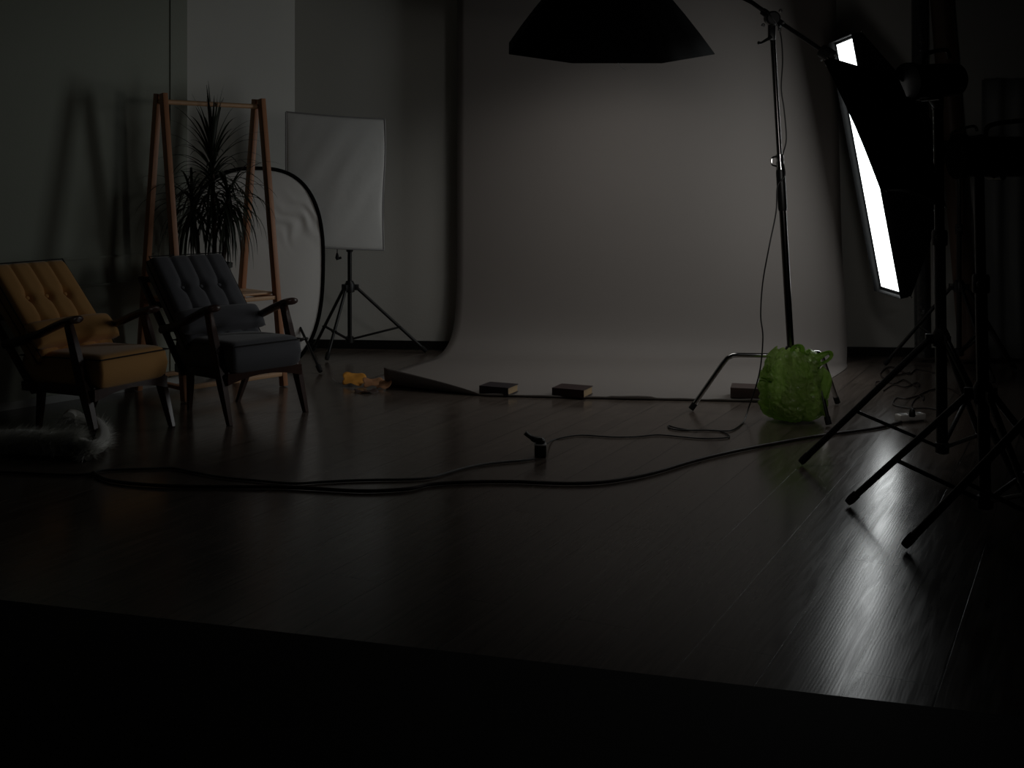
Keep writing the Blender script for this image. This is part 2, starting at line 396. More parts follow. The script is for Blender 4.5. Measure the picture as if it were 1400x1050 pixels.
m = MB(); a = W(1347, 447, 7.30); b = W(1385, 507, 7.30); m.bar(a, b, .006, .006); obj('leg_highlight', m, M['satin_edge'], st3, label='thin bright bar in place of the highlight along the leg')  # highlight on the leg, modelled as a thin bright bar

# ---------------------------------------------------------------- strobe head builder
def strobe(label, c, axis, L=.30, r=.066, m=None, mount=None, cat='studio strobe', knob_up=True):
    c = Vector(c); d = Vector(axis).normalized(); root = thing('studio_strobe', label, cat, tuple(c))
    b = MB(); b.lathe([(r*.86, 0), (r, .012), (r, L*.72), (r*.97, L*.74), (r*.97, L*.95), (r*.8, L)], c, d, 28)
    obj('body', b, M['black_plastic'], root)
    f = MB(); f.lathe([(r*1.12, -.014), (r*1.12, .016), (r*.9, .018)], c, d, 28); obj('speedring_mount', f, M['black_fabric'], root)
    u = Vector((0, 0, 1)); side = d.cross(u).normalized(); up = side.cross(d).normalized()
    h = MB(); p0 = c+d*L*.3+up*r; p1 = c+d*L*.85+up*r
    h.tube(cr([p0, p0+up*.04+d*.02, p1+up*.055-d*.02, p1+up*.02]), .009, 10); obj('handle', h, M['black_plastic'], root)
    k = MB(); q = c+d*L
    k.box(q+d*.004, (.07, .07, .008), Matrix((side, up, d)).transposed(), .002)
    for i in (-1, 0, 1): k.lathe([(.009, 0), (.009, .018)], q+side*i*.025+up*.015, d, 10)
    obj('control_panel', k, M['grey_plastic'] if not knob_up else M['black_plastic'], root)
    if mount is not None:
        mt = Vector(mount); y = MB(); base = c+d*L*.42-up*r
        y.lathe([(.02, -.075), (.024, -.07), (.024, 0), (.016, .006)], mt+Vector((0, 0, .03)), n=16)
        y.bar(mt+Vector((0, 0, -.02)), base+Vector((0, 0, .012)), .045, .03, up=(1, 0, 0), bev=.005)
        y.tube([base-side*.05, base+side*.05], .012, 12)
        obj('tilt_bracket', y, M['black_metal'], root)
        kn = MB(); kn.tube([base-side*.04, base-side*.13], .006, 8); kn.box(base-side*.13, (.016, .016, .07), None, .005); obj('tilt_lever', kn, M['black_plastic'], root)
    return root

# ---------------------------------------------------------------- glowing strip softbox (main light)
fc = W(1190, 226, 7.15); al = math.radians(0); ti = math.radians(10.5)
n0 = Vector((-math.cos(al), -math.sin(al), 0)); up0 = Vector((0, 0, 1)); sx = n0.cross(up0).normalized()      # sx: horizontal in face
nF = (n0*math.cos(ti)-up0*math.sin(ti)).normalized(); uF = (up0*math.cos(ti)+n0*math.sin(ti)).normalized()
hw, hh = .243, .785
sb = thing('strip_softbox', 'tall glowing white strip softbox at the right edge of the paper backdrop', 'softbox', tuple(P3(1.28)))
def q(a, b, c): return fc + sx*a + uF*b + nF*c
def lerp_loop(c, hw_, hh_, n=6):
    pts = []
    for (x0, y0), (x1, y1) in (((-1, -1), (1, -1)), ((1, -1), (1, 1)), ((1, 1), (-1, 1)), ((-1, 1), (-1, -1))):
        for i in range(n): t = i/n; pts.append(q((x0+(x1-x0)*t)*hw_, (y0+(y1-y0)*t)*hh_, c))
    return pts
df = MB(); df.grid(lambda u, v: q((u*2-1)*(hw-.006), (v*2-1)*(hh-.01), .006*math.sin(u*PI)*math.sin(v*PI)), 6, 20)
dfo = obj('diffuser', df, M['lit'], sb, label='brightly lit white front diffuser')
sh = MB(); sh.loft([lerp_loop(.004, hw, hh), lerp_loop(-.02, hw*1.01, hh*1.01), lerp_loop(-.2, hw*.82, hh*.66), lerp_loop(-.38, hw*.42, hh*.26), lerp_loop(-.42, .06, .06)], caps=False)
obj('black_shell', sh, M['black_fabric'], sb, solid=.003)
lp = MB(); lp.loft([lerp_loop(-.005, hw+.005, hh+.008), lerp_loop(.045, hw+.006, hh+.010)], caps=False); obj('fabric_lip', lp, M['lip'], sb, solid=.003)
for s1 in (-1, 1):
    for s2 in (-1, 1):
        r_ = MB(); r_.tube(cr([q(s1*.05, s2*.05, -.42), q(s1*hw*.6, s2*hh*.5, -.28), q(s1*hw, s2*hh, -.012)]), .003, 6); obj('rod', r_, M['black_metal'], sb)
        r_ = MB(); r_.lathe([(.003, 0), (.006, .006), (.003, .012)], q(s1*(hw+.012), s2*(hh+.012), -.012), -nF, 8); obj('rod_tip', r_, M['chrome'], sb, label='small shiny metal rod tip')
strobe('black studio strobe behind the glowing strip softbox on the farthest stand', q(0, 0, -.425), -nF, mount=P3(1.28))

# ---------------------------------------------------------------- black softbox on the first stand, its unseen front diffuser glowing
A1, A2 = W(1135, 80, 4.7), W(1213, 258, 4.7); e = Vector((.32, .24, -.07)); A3, A4 = A2+e, A1+e
apx = W(1243, 112, 4.77)
ub = thing('black_softbox', 'black softbox seen from behind, turned away, in front of the glowing strip softbox', 'softbox', tuple(P1(1.56)))
def rimloop(f, bulge=0, n=6, off=Vector((0, 0, 0))):
    C = [A1, A2, A3, A4]; cc = (A1+A2+A3+A4)/4; out = []
    for i in range(4):
        a, b = C[i], C[(i+1) % 4]
        for k in range(n): 
            t = k/n; p = a.lerp(b, t); p = p + (cc-p)*(.10*math.sin(t*PI)); out.append(p.lerp(apx, f)+off)
    return out
nb = (A2-A1).cross(e).normalized()
if nb.dot(apx-(A1+A3)/2) > 0: nb = -nb
rl = MB(); rl.loft([rimloop(0, off=nb*.03), rimloop(0), rimloop(.35), rimloop(.7), rimloop(.86)], caps=False); obj('black_shell', rl, M['black_fabric'], ub, solid=.004)
cc = (A1+A2+A3+A4)/4
ff = MB(); ff.poly([p.lerp(cc, .05)+nb*.004 for p in rimloop(0)]); obj('front_diffuser', ff, M['lit_side'], ub, smooth=0, label='white front diffuser turned towards the backdrop')
for c in (A1, A2, A3, A4):
    r_ = MB(); r_.tube([c+(c-apx).normalized()*.0, apx.lerp(c, .15)], .004, 6); obj('rod', r_, M['black_metal'], ub)
    r_ = MB(); r_.lathe([(.002, 0), (.005, .004), (.002, .01)], c+(c-apx).normalized()*.004, (c-apx), 8); obj('rod_tip', r_, M['chrome'], ub, label='small shiny metal rod tip')
strobe('black studio strobe behind the black softbox, on top of the first stand', apx+Vector((.0, 0, 0)), (.25, .12, .02), L=.27, r=.07, mount=P1(1.56))
strobe('bare black studio strobe on the second stand, pointing left near the right edge', W(1312, 214, 4.15), (.98, .1, -.0), L=.32, r=.072, mount=P2(1.30))
# ball bracket lever on top of the second strobe is its handle

# ---------------------------------------------------------------- octagonal softbox hanging from the boom
oc = Vector((.569, 6.90, 1.99)); R8 = .634; be = math.radians(76)
ox = Vector((1, 0, 0)); ov = Vector((0, -math.sin(be), -math.cos(be))); on = Vector((0, math.cos(be), -math.sin(be)))
oa = Vector((.55, 6.82, 2.70))
def oct_loop(f, push=0, sub=3):
    P = [oc+(ox*math.cos(math.radians(22.5+45*k))+ov*math.sin(math.radians(22.5+45*k)))*R8 for k in range(8)]
    out = []
    for k in range(8):
        for i in range(sub):
            p = P[k].lerp(P[(k+1) % 8], i/sub); out.append(p.lerp(oa, f)+(p-oc)*push+on*0)
    return out
ob = thing('octagonal_softbox', 'large black octagonal softbox hanging from the boom above the backdrop', 'softbox', tuple(oa))
o_ = MB(); o_.loft([oct_loop(0), oct_loop(.15, .02), oct_loop(.3, .03), oct_loop(.6, .03), oct_loop(.9)], caps=False); obj('black_shell', o_, M['black_fabric'], ob, solid=.004)
o_ = MB(); o_.poly([(p-oc)*.985+oc for p in oct_loop(.17, .02, 1)]); obj('front_diffuser', o_, M['lit_octa'], ob, smooth=0, label='lit white front diffuser facing the floor')
RG = R8*.83; apo = RG*math.cos(PI/8)
for axis_a, axis_b in ((ox, ov), (ov, ox)):      # unseen grid, added to keep the diffuser's light off the upper backdrop
    for t in (-.46, -.23, 0, .23, .46):
        half = apo if abs(t) < apo*math.tan(PI/8) else apo-(abs(t)-apo*math.tan(PI/8))
        p0, p1 = oc+axis_a*t-axis_b*half, oc+axis_a*t+axis_b*half
        gr = MB(); gr.poly([p0-on*.115, p1-on*.115, p1-on*.015, p0-on*.015])
        obj('added_light_baffle', gr, M['black_fabric'], ob, smooth=0, solid=.002)
for k in range(8):
    p = oc+(ox*math.cos(math.radians(22.5+45*k))+ov*math.sin(math.radians(22.5+45*k)))*R8*.99
    r_ = MB(); r_.tube([p, p.lerp(oa, .9)], .004, 6); obj('rod', r_, M['black_metal'], ob)
r_ = MB(); r_.tube(cr([W(845, 86, 6.2), W(848, 91, 6.2), W(852, 94, 6.2), W(856, 95, 6.2)]), .002, 6); obj('pull_string', r_, M['grey_plastic'], ob)
strobe('black studio strobe on the high end of the boom above the octagonal softbox', oa+Vector((0, 0, -.03)), (-.05, -.15, .97), L=.22, r=.07)

# ---------------------------------------------------------------- boom stand
bs = thing('boom_stand', 'tall chrome boom stand on bent tube legs, holding the boom over the backdrop', 'boom stand', (1.455, 6.1, 0))
hubp = Vector((1.455, 6.1, .30)); topp = W(1055, 28, 6.1)
def BP(z): t = (z-.30)/(topp.z-.30); return hubp.lerp(topp, t)
zz = lambda py: HC-(py-H0)*6.1/FPX
s_ = MB(); s_.tube([BP(.2), BP(zz(235))], .0185, 18); obj('lower_pole', s_, M['gunmetal'], bs)
s_ = MB(); s_.tube([BP(zz(288)), BP(zz(284)), BP(zz(236)), BP(zz(232))], [.021, .0235, .0235, .021], 18); obj('black_sleeve', s_, M['black_plastic'], bs)
s_ = MB(); s_.tube([BP(zz(235)), BP(topp.z)], .0135, 16); obj('upper_pole', s_, M['gunmetal'], bs)
s_ = MB()
for py, hh_ in ((214, 3), (223, 2), (231, 3)): s_.tube([BP(zz(py+hh_)), BP(zz(py-hh_))], .021, 18)
s_.tube([BP(zz(232)), BP(zz(213))], .017, 18)
lk = obj('locking_collar', s_, M['chrome'], bs, label='shiny chrome locking collar')
s_ = MB(); p = BP(zz(222)); s_.tube(cr([p+Vector((-.018, -.01, .03)), p+Vector((-.045, -.02, .022)), p+Vector((-.045, -.02, -.012)), p+Vector((-.02, -.01, -.02))]), .005, 8); obj('locking_lever', s_, M['chrome'], lk)
def tube_leg(foot):
    f = Vector((foot[0], foot[1], .012)); d = Vector((f.x-hubp.x, f.y-hubp.y, 0)); l = d.length; d.normalize()
    c = hubp + Vector((0, 0, 0)); bend = c+d*(l*.62)
    pts = [c+d*.02, c+d*l*.3, bend-d*.05, bend-d*.02+Vector((0, 0, -.003)), bend+d*.008+Vector((0, 0, -.018)), bend.lerp(f, .18), bend.lerp(f, .55), f]
    m = MB(); m.tube(pts, .0125, 14); lg = obj('bent_leg', m, M['chrome'], bs)
    dd = (f-bend).normalized(); m = MB(); m.tube([f-dd*.035, f+dd*.002], .0155, 12); obj('rubber_foot', m, M['rubber'], lg)
tube_leg(g2(945, 562)); tube_leg(g2(1133, 583)); tube_leg(g2(1145, 553))
s_ = MB(); s_.lathe([(.03, -.06), (.034, -.055), (.034, .03), (.026, .05)], hubp, n=20); obj('leg_hub', s_, M['black_plastic'], bs)
bend_ = W(1133, 75, 5.9)
bm_ = thing('boom_pole', 'long thin black boom pole slanting over the top of the tall chrome stand', 'boom pole', tuple(topp))
bdir = (bend_-topp).normalized(); far = oa+Vector((0.0, -.0, .16))
bdir2 = (far-topp).normalized()
s_ = MB(); s_.tube([bend_, topp+Vector((0, 0, .02)), far], .0115, 14); obj('arm_tube', s_, M['black_metal'], bm_)
s_ = MB(); s_.lathe([(.03, -.04), (.038, -.03), (.038, .03), (.03, .04)], topp+Vector((0, -.01, .01)), (0, 1, .1), 20); s_.box(topp+Vector((0, 0, -.06)), (.034, .04, .09), None, .006)
s_.tube([topp+bdir*-.06+Vector((0, 0, .02)), topp+bdir*.07+Vector((0, 0, .01))], .02, 14)
pv = obj('pivot_clamp', s_, M['black_metal'], bm_)
s_ = MB(); 
for dx, dz in ((-.055, -.03), (.05, -.02), (.03, -.055), (.035, .045)):
    s_ = MB(); s_.lathe([(.004, 0), (.009, .004), (.009, .012), (.004, .016)], topp+Vector((dx, -.04, dz)), (0, -1, 0), 10)
    obj('clamp_bolt', s_, M['satin_edge'], pv, label='tiny shiny chrome bolt')
s_ = MB(); s_.tube([topp+Vector((-.01, -.03, -.09)), topp+Vector((-.07, -.07, -.125)), topp+Vector((-.085, -.08, -.125))], [.009, .006, .009], 8); obj('tension_handle', s_, M['black_plastic'], pv)
s_ = MB(); s_.lathe([(.018, -.05), (.034, -.045), (.034, .02), (.02, .03)], bend_, bdir, 16)
ec = obj('end_clamp', s_, M['black_plastic'], bm_)
s_ = MB()
for dx, dz in ((-.045, -.03), (-.02, -.055), (.02, -.005)):
    s_ = MB(); s_.lathe([(.003, 0), (.007, .003), (.007, .01), (.003, .013)], bend_+Vector((dx, -.035, dz)), (0, -1, 0), 10)
    obj('clamp_bolt', s_, M['satin_edge'], ec, label='tiny shiny chrome bolt')

# cable of the boom light: sags along the boom, winds down the pole, trails to the floor socket
zc = .005
cp = [far+Vector((.02, 0, -.02)), W(930, -35, 6.4), W(1010, -3, 6.15), W(1035, 10, 6.1), W(1052, 20, 6.05), W(1066, 42, 6.06), W(1070, 80, 6.06), W(1068, 120, 6.06), W(1072, 150, 6.07), W(1075, 190, 6.07), W(1070, 215, 6.06), W(1073, 240, 6.07), W(1063, 255, 6.06), W(1061, 290, 6.04), W(1052, 335, 6.0), W(1043, 385, 6.0), W(1040, 430, 5.98), W(1043, 460, 5.96), W(1040, 500, 5.95), W(1033, 530, 5.93)]
cp += [G(1024, 556, .06), G(1018, 574, .01)] + [G(x, y, zc) for x, y in ((1010, 583), (999, 588.5), (985, 589), (965, 588), (945, 588), (925, 585), (914, 582), (917, 586), (935, 588), (960, 588), (980, 588.5), (992, 592), (997, 597), (985, 599), (960, 599.5), (930, 597), (900, 594.5), (870, 597), (840, 597.5), (810, 595.5), (790, 595), (770, 598), (755, 602))]
cp += [G(748, 606, .03), W(743, 605, 5.15)]
s_ = MB(); s_.tube(cr(cp, 6), .0036, 8)
tag(obj('power_cable', s_, M['cable']), 'thin black power cable winding down the tall chrome stand to the floor socket', 'cable')

# ---------------------------------------------------------------- green bag on the boom stand
bag = thing('plastic_bag', 'bright green plastic carrier bag sitting around the foot of the tall chrome stand', 'bag', (1.425, 5.93, 0))
from mathutils import noise as mn
def bag_pt(u, v):
    a = u*2*PI; ht = .012+v*.345
    prof = [(0, .115), (.06, .150), (.2, .166), (.45, .160), (.7, .148), (.85, .132), (.95, .105), (1, .075)]
    r = prof[-1][1]
    for (h0, r0), (h1, r1) in zip(prof, prof[1:]):
        if v <= h1: t = (v-h0)/(h1-h0); r = r0+(r1-r0)*t; break
    p = Vector((math.cos(a), math.sin(a), 0))
    k = mn.noise(Vector((p.x*2.2, p.y*2.2, v*2.5)))*.030+abs(mn.noise(Vector((p.x*4+v*3, p.y*4, v*7+3))))*.022-.006 - abs(mn.noise(Vector((p.x*7+v*6, p.y*7-v*4, v*11))))*.020 + .0025*mn.noise(Vector((p.x*14, p.y*14+v*12, v*18)))
    r = max(.03, r+k)
    return Vector((1.425+p.x*r, 5.935+p.y*r*.93, ht+(mn.noise(p*3+Vector((9, 0, 0)))*.03*v if v > .6 else 0)))
m = MB(); m.grid(bag_pt, 160, 70); m.poly([bag_pt(i/160, 0) for i in range(160)])
bmesh.ops.remove_doubles(m.bm, verts=m.bm.verts, dist=.0008)
obj('bag_body', m, M['bag'], bag, smooth=30)
def flap(name, pts, wds, tw=0):
    pts = cr([Vector(p) for p in pts], 5); n = len(pts)
    def f(u, v):
        i = min(int(round(u*(n-1))), n-1); p = pts[i]; t = (pts[min(i+1, n-1)]-pts[max(i-1, 0)]).normalized()
        s = t.cross(Vector((0, 1, .2))).normalized(); x = u*(len(wds)-1); k = min(int(x), len(wds)-2); wd = wds[k]+(wds[k+1]-wds[k])*(x-k)
        c = (v-.5)*2
        return p + s*c*wd + Vector((0, -1, 0))*(.012*math.sin(c*4+u*9))
    m = MB(); m.grid(f, n-1, 8); return obj(name, m, M['bag'], bag, smooth=60, solid=.0006)
flap('bag_handle', [W(1112, 500, 5.9), W(1118, 490, 5.88), W(1128, 484, 5.86), W(1134, 482, 5.86), W(1136, 487, 5.86), W(1130, 494, 5.87), W(1120, 500, 5.88), W(1113, 508, 5.89)], [.02, .018, .012, .01, .01, .012])
flap('bag_handle', [W(1085, 488, 5.9), W(1084, 478, 5.88), W(1088, 473, 5.86), W(1095, 474, 5.86), W(1097, 482, 5.88), W(1104, 484, 5.88), W(1108, 478, 5.88)], [.016, .012, .010, .012, .02, .016, .004])
flap('bag_corner', [W(1056, 520, 5.86), W(1048, 518, 5.84), W(1038, 519, 5.83)], [.022, .014, .012])
flap('bag_corner', [W(1118, 505, 5.86), W(1124, 515, 5.84), W(1128, 528, 5.83), W(1129, 545, 5.82)], [.03, .042, .035, .012])
w_ = MB(); w_.lathe([(.085, 0), (.10, .01), (.10, .045), (.085, .055)], (1.45, 5.96, .02), n=28); w_.lathe([(.07, 0), (.085, .01), (.085, .045), (.07, .055)], (1.46, 5.97, .08), n=28)
w_.lathe([(.06, 0), (.07, .01), (.07, .06), (.03, .07)], (1.47, 5.99, .14), n=24)
tag(obj('counterweight', w_, M['black_metal']), 'dark stacked weights showing through the green carrier bag', 'weight')

# ---------------------------------------------------------------- books
def book(label, px0, px1, pyb, h, wd, dep, rz, m, mp='pages', group='books weighing down the backdrop edge'):
    p = G((px0+px1)/2, pyb); root = thing('book', label, 'book', (p.x, p.y+dep*.35, .009), rz, group)
    t = .0035; c = MB()
    for z in (t/2, h-t/2): c.box((0, 0, z), (wd, dep, t), None, .001, 1)
    c.box((0, -dep/2+t/2, h/2), (wd, t, h), None, .0015, 2)
    obj('cover', c, M[m], root, local=True)
    g = MB(); g.box((0, .002, h/2), (wd-.010, dep-.012, h-2*t), None, .001, 1); obj('page_block', g, M[mp], root, local=True)
book('dark plum hardcover book, leftmost on the front edge of the backdrop', 661, 703, 541, .044, .180, .145, math.radians(-24), 'book_purple')
book('dark maroon hardcover book, middle one on the front edge of the backdrop', 761, 806, 544.5, .046, .19, .15, math.radians(-24), 'book_red')
book('brown hardcover book beside the green bag on the backdrop edge', 1004, 1044, 546, .056, .175, .15, math.radians(-14), 'book_brown')

# ---------------------------------------------------------------- dry leaves at the left end of the paper
def dry_leaf(label, c, L, wd, ang, m, lift, stem):
    c = Vector(c); root = thing('dry_leaf', label, 'leaf', tuple(c), ang, 'dry leaves at the left end of the backdrop')
    N = 28
    def f(u, v):
        a = u*2*PI; lob = .78+.22*abs(math.cos(a*2.5))**.7
        r = v*lob; x = math.cos(a)*r*L*.5; y = math.sin(a)*r*wd*.5
        return Vector((x, y, +.006+lift*1.2*(y/wd+.5)+.006*math.sin(x*50)*math.cos(y*40)*v+.01*v*v*math.sin(3*a)))
    m_ = MB(); m_.grid(f, N, 6); bmesh.ops.remove_doubles(m_.bm, verts=m_.bm.verts, dist=.0006)
    for vv in m_.bm.verts: vv.co.z = max(vv.co.z, .003)
    obj('blade', m_, M[m], root, local=True, solid=.0012)
    if stem:
        s = MB(); s.tube(cr([(-L*.2, 0, .01), (-L*.5, 0, .012), (-L*.72, .01, .02), (-L*.85, .0, .042)]), .0015, 6); obj('leaf_stem', s, M['grey_plastic'], root, local=True, label='pale curved stem')
p = G(484, 526); dry_leaf('orange-yellow dry leaf with a pale curved stem, leftmost of the leaves', (p.x, p.y, 0), .15, .17, .1, 'leaf_orange', .05, True)
p = G(510, 529); dry_leaf('tan dry leaf between the orange leaf and the backdrop curl', (p.x, p.y, 0), .13, .13, .25, 'leaf_tan', .035, False)
p = G(526, 531); dry_leaf('small brownish-orange dry leaf touching the backdrop curl', (p.x, p.y-.02, 0), .09, .10, -.4, 'leaf_tan', .035, False)
p = G(500, 537); dry_leaf('dark brown dry leaf lying flat in front of the orange leaf', (p.x, p.y, 0), .15, .07, 0, 'book_brown', .004, False)

# ---------------------------------------------------------------- softbox on a stand, left back
st5, P5 = stand('black tripod stand against the back wall under the white square softbox', (-1.118, 8.06), [(-.60, 8.16), (-1.235, 7.80), (-1.40, 8.22)], .47, .115, 1.12, rings=(.75,), r=.011, pole_r=.015, bt=.62)
wb = thing('white_softbox', 'unlit white-fronted softbox facing the room between the reflector and the backdrop', 'softbox', tuple(P5(1.12)))
TL, TR, BR, BL = W(391, 153, 7.66), W(526, 163, 7.82), W(524, 342, 7.82), W(391, 335, 7.66)
def face(u, v, off=0):
    p = (TL.lerp(TR, u)).lerp(BL.lerp(BR, u), v); 
    b = math.sin(u*PI)**.5*math.sin(v*PI)**.5
    z = mn.noise(Vector((u*2.4+v*1.9, v*1.0-u*.6, 1)))*.020+mn.noise(Vector((u*6+v*5, v*2.2-u*1.5, 4)))*.006
    k = -.018*b+z*b
    side = (v-.5)*0
    return p+Vector((.006*math.sin(v*7)*(u > .96), k-off, -.005*math.sin(u*PI)))
m = MB(); m.grid(face, 50, 60); obj('front_diffuser', m, M['white_nylon'], wb, smooth=80, solid=.002)
ap = Vector((-1.118, 8.03, 1.2))
def wl(f, o=0): 
    C = [TL, TR, BR, BL]; return [C[i].lerp(C[(i+1) % 4], k/6).lerp(ap, f)+Vector((0, .01, 0)) for i in range(4) for k in range(6)]
m = MB(); m.loft([wl(.0), wl(.25), wl(.85)], caps=False); obj('black_shell', m, M['black_fabric'], wb, solid=.003)
m = MB(); m.tube([face(i/30, 0) for i in range(31)], .006, 6); m.tube([face(1, i/30) for i in range(31)], .006, 6); m.tube([face(i/30, 1) for i in range(31)], .006, 6); m.tube([face(0, i/30) for i in range(31)], .006, 6)
obj('edge_piping', m, M['grey_plastic'], wb)
m = MB(); m.lathe([(.035, -.03), (.04, 0), (.04, .08), (.03, .09)], Vector((-1.118, 8.0, 1.17)), (0, 1, 0), 18); m.box((-1.118, 8.06, 1.14), (.03, .03, .08), None, .004); obj('lamp_holder', m, M['black_plastic'], wb)
m = MB(); m.tube(cr([(-1.118, 8.02, 1.1), (-1.17, 7.98, .95), W(461, 322, 7.95), W(461, 341, 7.92), W(461, 346, 7.92)]), .003, 6); m2 = None
cbx = obj('hanging_cord', m, M['cable'], wb)
m = MB(); q0 = W(461, 346, 7.92); m.tube([q0, q0+Vector((0, 0, -.03)), q0+Vector((.006, 0, -.045))], [.006, .014, .012], 10); m.tube([q0+Vector((.0, 0, -.04)), q0+Vector((.028, 0, -.03))], .008, 8); obj('plug', m, M['black_plastic'], cbx)

# ---------------------------------------------------------------- oval reflector
rf = thing('oval_reflector', 'large white oval collapsible reflector with a black rim behind the wooden rack', 'reflector', (-1.63, 7.42, 0))
rc = W(347, 371, 7.45); rwx, rhz = 95*7.45/FPX, 141*7.45/FPX
def se(t, k=1.0):
    c, s = math.cos(t), math.sin(t); n = 2/2.65
    x = math.copysign(abs(c)**n, c)*rwx*k; z = math.copysign(abs(s)**n, s)*rhz*k
    return rc+Vector((x*.93, x*.42+.07*(z/rhz), z))
rim = [se(2*PI*i/96) for i in range(96)]
m = MB(); m.tube(rim, .0125, 10, closed=True); obj('rim', m, M['black_fabric'], rf, label='black fabric rim')
def rface(u, v):
    p = rc.lerp(se(2*PI*u, .985), v); d = Vector((p.x-(rc.x+.27), 0, p.z-(rc.z+.33)))
    wr = math.exp(-(d.length/.13)**2)*.006*math.sin((d.x*.75+d.z*.66)*75+6*mn.noise(p*7))
    return p+Vector((0, wr+mn.noise(p*2.5)*.012*(1-v**6), 0))
m = MB(); m.grid(rface, 140, 46); bmesh.ops.remove_doubles(m.bm, verts=m.bm.verts, dist=.0004); obj('fabric', m, M['reflector'], rf, smooth=80, solid=.001, label='white translucent fabric with creases at the upper right')
rs, PR = stand('thin black stand behind the oval reflector, one leg poking out at its right', (-1.50, 7.72), [g2(438, 511), (-1.62, 8.12), (-1.88, 7.62)], .42, .11, 1.1, rings=(.7,), r=.0085, pole_r=.012, bt=.55)

# ---------------------------------------------------------------- wooden A-frame rack
FL, FR = G(253, 550), G(388, 528.5); bb = (FR-FL).normalized(); pp = Vector((-bb.y, bb.x, 0)); BLf, BRf = FL+pp*.5, FR+pp*.5
rk = thing('wooden_rack', 'orange pine A-frame clothes rack standing behind the grey armchair', 'rack', tuple((FL+BRf)/2))
for F, B, s in ((FL, BLf, 1), (FR, BRf, -1)):
    ax = (F+B)/2; T1 = ax-pp*.012+Vector((0, 0, 1.70)); T2 = ax+pp*.012+Vector((0, 0, 1.70))
    o2 = bb*(-.018*s)
    m = MB(); m.bar(F+Vector((0, 0, .004)), T1-pp*.012, .045, .032, up=bb); obj('leg', m, M['pine'], rk)
    m = MB(); m.bar(B+Vector((0, 0, .004)), T2+pp*.022, .045, .032, up=bb); obj('leg', m, M['pine'], rk)
aL, aR = (FL+BLf)/2+Vector((0, 0, 1.655)), (FR+BRf)/2+Vector((0, 0, 1.655))
m = MB(); m.tube([aL-bb*.01, aR+bb*.01], .0145, 16); obj('hanging_rail', m, M['pine_light'], rk, label='pale wooden hanging rail')
def legpt(F, B, z): a = (F+B)/2; return F.lerp(a, z/1.70)+Vector((0, 0, z))
for z in (.52, .075):
    m = MB(); m.bar(legpt(FL, BLf, z), legpt(FR, BRf, z), .04, .022, up=(0, 0, 1)); obj('crossbar', m, M['pine_light'], rk)
    m = MB(); m.bar(legpt(BLf, FL, z), legpt(BRf, FR, z), .04, .022, up=(0, 0, 1)); obj('crossbar', m, M['pine_light'], rk)
    for F, B in ((FL, BLf), (FR, BRf)):
        m = MB(); m.bar(legpt(F, B, z), legpt(B, F, z), .04, .02, up=(0, 0, 1)); obj('crossbar', m, M['pine'], rk)
m = MB()
for i in range(5):
    t = .12+i*.19; a = legpt(FL, BLf, .52).lerp(legpt(BLf, FL, .52), t); b = legpt(FR, BRf, .52).lerp(legpt(BRf, FR, .52), t)
    m.bar(a+Vector((0, 0, .0255)), b+Vector((0, 0, .0255)), .012, .058, up=bb.cross(Vector((0, 0, 1))), bev=.002)
obj('shelf', m, M['pine_light'], rk)
m = MB()
for F, B, s in ((FL, BLf, 1), (FR, BRf, -1)):
    for z in (1.655, 1.60): m.lathe([(.004, 0), (.007, .002), (.004, .004)], (F+B)/2+Vector((0, 0, z))-pp*.035+bb*.004, -pp, 10)
obj('screw', m, M['chrome'], rk)

# ---------------------------------------------------------------- potted plant on the rack shelf
pc = (FL+BRf)/2; pz = .553
pl = thing('potted_dragon_tree', 'tall potted plant with thin drooping dark leaves on the shelf of the wooden rack', 'plant', (pc.x, pc.y, pz))
m = MB(); m.lathe([(.075, 0), (.08, .004), (.105, .15), (.118, .152), (.120, .178), (.110, .18), (.105, .16), (.10, .155)], (pc.x, pc.y, pz), n=36); obj('pot', m, M['pot'], pl)
m = MB(); m.lathe([(.098, .150), (.06, .158), (.01, .16)], (pc.x, pc.y, pz), n=24); obj('soil', m, M['soil'], pl)
tA = W(290, 205, pc.y); tB = W(262, 275, pc.y+.03); tC = W(312, 268, pc.y-.02)
def stemf(top, bx, nm='stem'):
    b0 = Vector((pc.x+bx, pc.y, pz+.14)); m = MB(); m.tube(cr([b0, b0.lerp(top, .4)+Vector((bx*.35, 0, 0)), b0.lerp(top, .8), top]), [.013]*6+[.011]*13, 10); obj(nm, m, M['bark'], pl)
stemf(tA, .015); stemf(tB, -.05); stemf(tC, .05)
def leaf(mb, base, az, el, L, droop, wd):
    d = Vector((math.cos(az)*math.cos(el), math.sin(az)*math.cos(el), math.sin(el))); p = Vector(base); n = 9; pts = [p.copy()]
    for i in range(n):
        d = (d+Vector((0, 0, -droop*(i+1)/n))).normalized(); p = p+d*L/n; pts.append(p.copy())
    def f(u, v):
        i = int(round(u*n)); t = (pts[min(i+1, n)]-pts[max(i-1, 0)]).normalized(); s = t.cross(Vector((0, 0, 1)))
        if s.length < .1: s = Vector((math.sin(az), -math.cos(az), 0))
        s.normalize(); wv = wd*(.55+.45*math.sin(min(1, u*1.5)*PI*.5))*(1-u**2.2)+.0006; c = (v-.5)*2
        return pts[i]+s*c*wv+s.cross(t)*(abs(c)*wv*.35)
    mb.grid(f, n, 2)
m = MB(); rnd = random.Random(5)
for k in range(96):
    h = (k/96); el = math.radians(80-h*95+rnd.uniform(-8, 8)); az = k*2.399+rnd.uniform(-.2, .2)
    leaf(m, tA+Vector((0, 0, -.38*h)), az, el, rnd.uniform(.30, .42), .10+.55*h, .0095)
for k in range(5): leaf(m, tA, k*1.3, math.radians(rnd.uniform(78, 88)), rnd.uniform(.26, .37), .015, .010)
